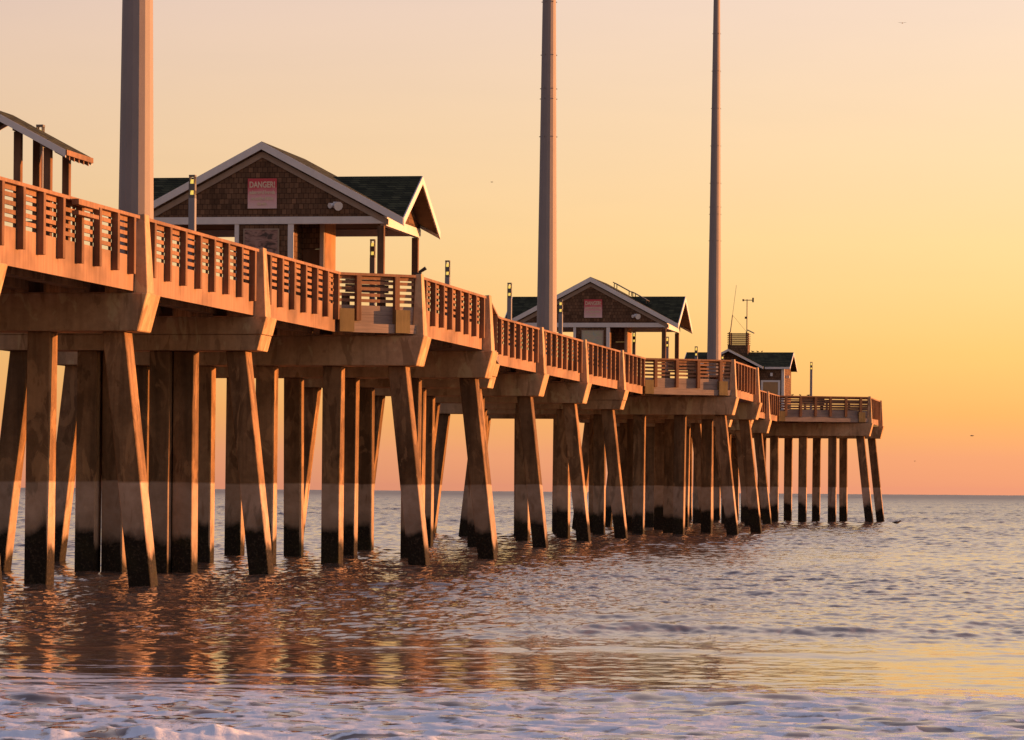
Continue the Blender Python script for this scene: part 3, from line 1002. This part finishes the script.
def danger_sign(k, label):
    r = empty('danger_sign', W(CW + 0.20, k * L - 0.02, Z_DECK + 3.42), -PA)
    tag(r, label, 'sign', 'red danger signs on the gables')
    MB().box(-0.48, 0.48, -0.035, 0.0, 0, 0.97).build('panel', M['sign'], r)
    for txt, z, size in (('DANGER!', 0.68, 0.27), ('submerged hazards', 0.47, 0.155), ('no surfing, fishing', 0.28, 0.15), ('this side', 0.11, 0.13)):
        cu = bpy.data.curves.new('lettering', 'FONT')
        cu.body = txt
        cu.size = size
        cu.align_x = 'CENTER'
        cu.extrude = 0.004
        cu.offset = 0.008
        cu.materials.append(M['letter'])
        tmp = bpy.data.objects.new('lettering', cu)
        col.objects.link(tmp)
        me = bpy.data.meshes.new_from_object(tmp.evaluated_get(bpy.context.evaluated_depsgraph_get()))
        bpy.data.objects.remove(tmp)
        t_ = bpy.data.objects.new('lettering', me)
        col.objects.link(t_)
        t_.parent = r
        t_.location = (0, -0.041, z)
        t_.rotation_euler = (R(90), 0, 0)
        if txt == 'DANGER!':
            t_.scale = (0.74, 1, 1)
        else:
            t_.scale = (0.70, 1, 1)
    return r


danger_sign(3.13, 'faded red danger sign on the gable of the nearest house')
danger_sign(9.13, 'small faded red danger sign on the gable of the middle house')


def board(k, mat, label, name):
    r = empty(name, W(CW + 0.17, k * L, Z_DECK + 1.25), -PA)
    tag(r, label, 'picture board')
    MB().box(-0.55, 0.55, -0.03, 0.026, 0, 1.48).build('panel', mat, r)
    fr = MB()
    fr.box(-0.59, 0.59, -0.045, 0.026, 1.482, 1.52).box(-0.59, 0.59, -0.045, 0.026, -0.04, -0.002)
    fr.box(-0.59, -0.552, -0.045, 0.026, 0, 1.48).box(0.552, 0.59, -0.045, 0.026, 0, 1.48)
    fr.build('frame', M['tan'], r)
    return r


board(3.13, M['picture_brown'], 'brown framed mural on the porch wall of the nearest house', 'mural_board')
board(9.13, M['picture_map'], 'pale framed map on the porch wall of the middle house', 'map_board')

# solar frame lying on the middle house's right roof slope
r = empty('solar_frame', W(HC, 9.13 * L, Z_DECK), -PA)
tag(r, 'dark rack of two thin panels on the roof of the middle house', 'solar panel')
sl_ = (5.58 - 3.10) / 4.95
for xa, xb in ((0.95, 1.85), (1.95, 2.75)):
    za, zb = 5.58 - sl_ * xa + 0.26, 5.58 - sl_ * xb + 0.22
    MB().hexa([(xa, 0.6, za - .05), (xb, 0.6, zb - .05), (xb, 2.0, zb - .05), (xa, 2.0, za - .05), (xa, 0.6, za), (xb, 0.6, zb), (xb, 2.0, zb), (xa, 2.0, za)]).build('panel', M['dark'], r)
lg = MB()
for x in (1.0, 1.8, 2.0, 2.7):
    for y in (0.8, 1.8):
        lg.box(x - .02, x + .02, y - .02, y + .02, 5.58 - sl_ * x - 0.02, 5.58 - sl_ * x + 0.2)
lg.build('rack', M['dark'], r)


def far_house():
    r = empty('pier_house', W(CW, 15.12 * L, Z_DECK), -PA)
    tag(r, 'far shingled house at the pier end with a louvred box on its roof', 'house', 'gabled houses on the pier')
    D, HB, OV, EV, XE, RC = 5.8, 3.55, 0.15, 3.30, 3.97, 4.52
    ym = D / 2
    sc_ = (RC - EV) / (ym + OV)
    fc = lambda x, y: RC - sc_ * abs(y - ym)
    rf = MB()
    for yo in (-OV, D + OV):
        p, h = slab([(-XE, yo), (XE, yo), (XE, ym), (-XE, ym)], fc, 0.13)
        rf.prism(p, h)
    gx, gs, ga = -0.45, 0.51, 4.62
    fg = lambda x, y: ga - gs * abs(x - gx)
    for sx in (1, -1):
        p, h = slab([(gx, -1.1), (gx + sx * 2.55, -1.1), (gx + sx * 2.55, -OV + 0.05), (gx, ym)], fg, 0.12)
        rf.prism(p, h)
    roof = rf.build('roof', M['roof'], r)
    tb = MB()
    for sx in (1, -1):
        rake_board(tb, (gx, ga + .02), (gx + sx * 2.57, ga + .02 - gs * 2.57), -1.145, -1.102, 0.02, 0.17)
    tb.box(gx + 2.6, XE + .03, -OV - .045, -OV - .002, EV - .12, EV + .03)
    tb.box(-XE - .03, gx - 2.6, -OV - .045, -OV - .002, EV - .12, EV + .03)
    for sx in (1, -1):
        x0, x1 = sorted((sx * (XE + .003), sx * (XE + .04)))
        for yo in (-OV, D + OV):
            rake_board_x(tb, (ym, RC + .02), (yo, EV + .02), x0, x1, 0.02, 0.17)
    tb.build('barge_board', M['white'], roof)
    wb = MB()
    wb.box(-HB, HB, 0, D, 0, EV - 0.02)
    for x0 in (HB - .1, -HB):
        wb.prism([(x0, 0.05, EV - .018), (x0, D - .05, EV - .018), (x0, ym, RC - .15)], (0.1, 0, 0))
    wb.prism([(gx - 2.3, -0.5, EV - 0.3), (gx + 2.3, -0.5, EV - 0.3), (gx, -0.5, ga - .16)], (0, .45, 0))
    wb.build('wall', M['shake'], r)
    MB().box(HB - .18, HB + .001, -0.025, -0.002, 0, EV - .12).build('corner_trim', M['white'], r)
    MB().box(HB + .002, HB + .025, -0.025, 0.16, 0, EV - .12).build('corner_trim', M['white'], r)
    w_ = MB().box(2.02, 3.12, -0.03, -0.003, 0.9, 2.22).build('window', M['ply'], r)
    f_ = MB().box(1.86, 3.28, -0.05, -0.003, 2.222, 2.36).box(1.86, 2.018, -0.05, -0.003, 0.8, 2.22).box(3.122, 3.28, -0.05, -0.003, 0.8, 2.22).box(2.02, 3.12, -0.05, -0.003, 0.8, 0.898)
    f_.build('frame', M['white'], w_)
    MB().box(2.55, 2.72, -0.14, -0.003, 2.66, 2.9).build('wall_lamp', M['white'], r)
    # louvred box
    cx, hw, y0, y1 = -0.10, 0.75, ym - 0.75, ym + 0.75
    MB().box(cx - hw, cx + hw, y0, y1, 4.2, 5.02).build('roof_box', M['shake'], r)
    lv = MB()
    for i in range(7):
        z = 5.03 + i * 0.138
        for a in (y0, y1 - .06):
            lv.box(cx - hw - .04, cx + hw + .04, a, a + .06, z, z + .05)
        for a in (cx - hw, cx + hw - .06):
            lv.box(a, a + .06, y0 + .062, y1 - .062, z, z + .05)
    for a in (cx - hw + .065, cx + hw - .165):
        for b_ in (y0 + .065, y1 - .165):
            lv.box(a, a + .1, b_, b_ + .1, 5.02, 5.99)
    lv.build('louvre', M['post_wood'], r)
    # lamp on the lit end wall
    MB().box(HB + .027, HB + .3, 1.2, 1.45, 2.55, 2.75).build('wall_lamp', M['white'], r)
    return r


far_house()
cx0 = 15.12 * L + 2.9
# weather mast and aerial on the louvred box
r = empty('weather_mast', W(CW + 0.55, cx0 - 0.55, Z_DECK + 5.985), -PA)
tag(r, 'thin weather mast with wind vane on the roof box of the far house', 'weather station')
MB().tube([(0, 0, 0), (0, 0, 2.45)], 0.035, 6).build('mast', M['grey_wood'], r)
MB().tube([(-0.28, 0, 2.38), (0.45, 0, 2.38)], 0.028, 6).box(0.38, 0.50, -.02, .02, 2.22, 2.56).tube([(-.28, 0, 2.3), (-.28, 0, 2.46)], 0.07, 6).build('wind_vane', M['dark'], r)
MB().box(-0.16, 0.0, -.05, .05, 1.0, 1.16).build('sensor', M['dark'], r)
MB().hexa([(0.05, -.2, 0.12), (0.55, -.2, -0.12), (0.55, .2, -0.12), (0.05, .2, 0.12), (0.07, -.2, 0.2), (0.57, -.2, -0.04), (0.57, .2, -0.04), (0.07, .2, 0.2)]).build('solar_panel', M['pole'], r)
r = empty('whip_aerial', W(CW - 0.68, cx0 - 0.5, Z_DECK + 5.985), -PA)
tag(r, 'leaning whip aerial held by guy wires on the roof box of the far house', 'aerial')
MB().tube([(0, 0, 0), (0.15, 0, 1.28)], 0.035, 6).build('stub', M['grey_wood'], r)
MB().tube([(0.15, 0, 1.28), (0.42, 0, 3.5)], 0.014, 5).build('whip', M['grey_wood'], r)
gw = MB()
for p in ((1.2, 0.1, 0.02), (-0.08, 1.0, 0.02), (-0.05, 0.1, 0.02)):
    gw.tube([(0.15, 0, 1.28), p], 0.008, 4)
gw.build('guy_wire', M['dark'], r)

# ------------------------------------------------------------------ shade shelter at the near end
r = empty('shade_shelter', W(-1.7, 0.35 * L, Z_DECK), -PA)
tag(r, 'small open shade shelter on wooden posts at the left end of the deck', 'shelter')
EVs, XEs, Ls = 2.06, 1.90, 2.0
slp = 0.53
rf = MB()
for sx in (1, -1):
    p, h = slab([(0, 0), (sx * XEs, 0), (sx * XEs, Ls), (0, Ls)], lambda x, y: EVs + slp * (XEs - abs(x)), 0.10)
    rf.prism(p, h)
roof = rf.build('roof', M['roof'], r)
for y0 in (-0.04, Ls + .002):
    tb = MB()
    for sx in (1, -1):
        rake_board(tb, (0, EVs + slp * XEs), (sx * XEs, EVs), y0, y0 + .038, 0.01, 0.17)
    tb.build('barge_board', M['white'], roof)
for sx in (1, -1):
    x0, x1 = sorted((sx * (XEs + .002), sx * (XEs + .035)))
    MB().box(x0, x1, -0.04, Ls + .04, EVs - .13, EVs - .01).build('eave_board', M['rail'], roof)
for i in range(5):
    for sx in (1, -1):
        x0, x1 = sorted((sx * (XEs - .35), sx * (XEs + .0)))
        MB().hexa([(x0, .25 + i * .37, EVs + slp * (XEs - abs(x0)) - .22), (x1, .25 + i * .37, EVs + slp * (XEs - abs(x1)) - .22), (x1, .31 + i * .37, EVs + slp * (XEs - abs(x1)) - .22), (x0, .31 + i * .37, EVs + slp * (XEs - abs(x0)) - .22),
                 (x0, .25 + i * .37, EVs + slp * (XEs - abs(x0)) - .105), (x1, .25 + i * .37, EVs + slp * (XEs - abs(x1)) - .105), (x1, .31 + i * .37, EVs + slp * (XEs - abs(x1)) - .105), (x0, .31 + i * .37, EVs + slp * (XEs - abs(x0)) - .105)]).build('rafter_tail', M['rail'], roof)
for sx in (1, -1):
    for px in (1.37, 0.66):
        for py in (0.35, 1.78):
            zt = EVs + slp * (XEs - px) - 0.21
            MB().box(sx * px - .085, sx * px + .085, py - .085, py + .085, 0, zt).build('post', M['post_wood'], r, bevel=0.01)
bmz = MB()
for sx in (1, -1):
    for px in (1.37, 0.66):
        zt = EVs + slp * (XEs - px) - 0.205
        bmz.box(sx * px - .06, sx * px + .06, 0.1, 1.95, zt, zt + .085)
bmz.build('beam', M['post_wood'], r)
sb = MB()
for sx in (1, -1):
    sb.box(sx * 1.02 - .25, sx * 1.02 + .25, 0.5, 1.65, 0.42, 0.48)
sb.build('bench_seat', M['grey_wood'], r)


# ------------------------------------------------------------------ lamp posts along the deck
def lamp_post(w, k, h, label):
    r = empty('lamp_post', W(w, k * L, Z_DECK), -PA)
    tag(r, label, 'lamp post', 'lamp posts along the deck')
    MB().box(-.09, .09, -.09, .09, 0, h - 0.62).build('post', M['lamp_post'], r, bevel=0.012)
    MB().box(-.085, .085, -.085, .085, h - 0.05, h).box(-.085, .085, -.085, .085, h - .42, h - .24).box(-.085, .085, -.085, .085, h - .618, h - .54) \
        .box(-.08, -.05, -.08, -.05, h - .54, h - .05).box(.05, .08, -.08, -.05, h - .54, h - .05).box(-.08, -.05, .05, .08, h - .54, h - .05).box(.05, .08, .05, .08, h - .54, h - .05).build('lamp_head', M['lamp_head'], r)
    for z in (h - .239, h - .539):
        MB().tube([(0, 0, z), (0, 0, z + .12)], [0.072, 0.05], 8).build('lens', M['lens'], r)
    return r


for w, k, h, lab in (
        (-1.44, 0.62, 2.97, 'lamp post with only its top showing above the shade shelter roof'),
        (-1.02, 1.63, 2.87, 'grey lamp post with yellow lenses in front of the left gable of the nearest house'),
        (-1.30, 3.66, 2.87, 'lamp post seen through the open porch of the nearest house'),
        (-0.84, 4.58, 2.87, 'lamp post just past the nearest house, standing alone against the sky'),
        (-0.96, 5.75, 2.87, 'lamp post at the left roof edge of the middle house'),
        (-0.90, 6.83, 2.87, 'lamp post right beside the second steel pole, in front of the middle house'),
        (-2.00, 9.50, 2.87, 'lamp post standing inside the open porch of the middle house'),
        (-0.96, 10.0, 2.87, 'lamp post behind the porch posts of the middle house'),
        (-0.92, 11.1, 2.87, 'lamp post short of the slimmest steel pole, before a dark roof'),
        (-0.83, 12.2, 2.87, 'lamp post touching the right side of the slimmest steel pole'),
        (1.69, 15.2, 3.74, 'dark slender lamp post near the sea end, right of the far house')):
    lamp_post(w, k, h, lab)

# spotting scope on the rail at the first bay
r = empty('spotting_scope', W(2.106 - 0.02, 3 * L - 0.75, 9.165), -PA)
tag(r, 'small dark tube-shaped fitting tilted up on the rail corner before the nearest house', 'scope')
MB().box(-.22, .06, -.05, .05, -0.02, .03).build('mount', M['dark'], r)
MB().tube([(-0.02, 0, 0.03), (0.20, 0.0, 0.17)], [0.045, 0.06], 8).build('barrel', M['dark'], r)


# benches inside the angled bays
def bench(c, ang, length, label):
    r = empty('deck_bench', W(c[0], c[1], Z_DECK), -PA + ang)
    tag(r, label, 'bench', 'wooden benches on the deck')
    MB().box(-length / 2, length / 2, -.22, .22, .42, .47).build('seat', M['grey_wood'], r)
    bb = MB()
    for i in range(3):
        bb.box(-length / 2, length / 2, .20, .24, .52 + i * .15, .62 + i * .15)
    bb.build('backrest', M['grey_wood'], r)
    for sx in (-1, 1):
        MB().box(sx * (length / 2 - .12) - .05, sx * (length / 2 - .12) + .05, -.2, .19, 0, .418).build('leg', M['post_wood'], r)


ch = [q for q in edge_panels if q[3] == 'chamfer']
for i, (lab, f, ln) in enumerate((('bench behind the slats of the nearest angled bay', 0.45, 1.5), ('bench behind the slats of the middle angled bay', 0.5, 1.9), ('bench behind the slats of the far angled bay', 0.4, 1.9))):
    p0, p1 = ch[i][0], ch[i][1]
    ang = math.atan2(p1[1] - p0[1], p1[0] - p0[0])
    c = (p0[0] + (p1[0] - p0[0]) * f - 0.55 * math.sin(ang), p0[1] + (p1[1] - p0[1]) * f + 0.55 * math.cos(ang))
    bench(c, ang + math.pi, ln, lab)


# ------------------------------------------------------------------ birds
def bird_mesh(mb, s, fly=False):
    prof = [(-1.0, 0.02), (-0.75, 0.10), (-0.35, 0.24), (0.1, 0.30), (0.45, 0.24), (0.68, 0.15), (0.85, 0.17), (1.0, 0.13), (1.12, 0.04), (1.3, 0.015)]
    up = [0.06, 0.03, 0, 0, 0.05, 0.18, 0.30, 0.34, 0.32, 0.30] if not fly else [0, 0, 0, 0, 0, .02, .04, .04, .03, .02]
    mb.tube([(x * s, 0, (u + (0.32 if not fly else 0)) * s) for (x, _), u in zip(prof, up)], [q[1] * s for q in prof], 8)


def perched(loc, rz, s, label, name='small_bird'):
    mb = MB()
    bird_mesh(mb, s)
    for y in (-.09, .09):
        mb.tube([(0.05 * s, y * s, 0.12 * s), (0.08 * s, y * s, -0.0)], 0.035 * s, 5)
    o = mb.build(name, M['bird'], None, smooth=True)
    o.location = loc
    o.rotation_euler = (0, 0, rz)
    tag(o, label, 'bird', 'birds perched at the far end of the pier')


zr = Z_DECK + 4.53
for x, lab in ((0.95, 'small bird on the far roof ridge next to the louvred box'), (1.32, 'second small bird from the louvred box on the far roof ridge'), (1.62, 'small bird furthest from the louvred box on the far roof ridge')):
    perched(W(CW + x, 15.12 * L + 2.9, zr), -PA + random.uniform(0, 3), 0.15, lab)
c3 = ch[2]
for f, lab in ((0.16, 'small bird perched on the far rail closest to the far house'), (0.34, 'small bird perched on the far rail left of the slender lamp post'), (0.25, 'small bird on the far rail, the middle one of three beside the far house')):
    p = (c3[0][0] + (c3[1][0] - c3[0][0]) * f, c3[0][1] + (c3[1][1] - c3[0][1]) * f)
    perched(W(p[0], p[1], 9.10), random.uniform(0, 3), 0.16, lab)


def gull(px, py, depth, s, rz, label, lift):
    mb = MB()
    bird_mesh(mb, s, True)
    for sy in (1, -1):
        pts = [(0.25, 0.2, 0.05), (0.30, 1.1, lift), (0.05, 2.0, lift * 0.7)]
        ch_ = [0.42, 0.34, 0.06]
        for i in range(2):
            a, b_ = pts[i], pts[i + 1]
            q = []
            for zo in (-0.03, 0.03):
                q += [((a[0] + ch_[i] * .5) * s, sy * a[1] * s, (a[2] + zo) * s), ((b_[0] + ch_[i + 1] * .5) * s, sy * b_[1] * s, (b_[2] + zo) * s),
                      ((b_[0] - ch_[i + 1] * .5) * s, sy * b_[1] * s, (b_[2] + zo) * s), ((a[0] - ch_[i] * .5) * s, sy * a[1] * s, (a[2] + zo) * s)]
            mb.hexa(q)
    o = mb.build('gull', M['gull'], None, smooth=False)
    o.location = at(px, py, depth)
    o.rotation_euler = (0, 0, rz)
    tag(o, label, 'bird', 'gulls flying over the sea')


gull(900.5, 23, 170, 0.10, 1.4, 'tiny gull high in the upper right of the sky', 0.3)
gull(970, 435.7, 420, 0.24, 0.1, 'tiny gull gliding low over the horizon, right of the pier end', 0.15)
gull(913, 461, 520, 0.16, 0.2, 'faint gull just above the horizon beside the pier end', 0.1)
gull(490, 182, 420, 0.16, 0.0, 'faint gull in the sky between the nearest house and the second steel pole', 0.1)
p = at(894.5, 526, 236)
mb = MB()
bird_mesh(mb, 0.30)
o = mb.build('floating_bird', M['bird'], None, smooth=True)
o.location = (p.x, p.y, 0.10)
o.rotation_euler = (0, 0, 0.2)
tag(o, 'dark bird floating on the sea just right of the pier end', 'bird')
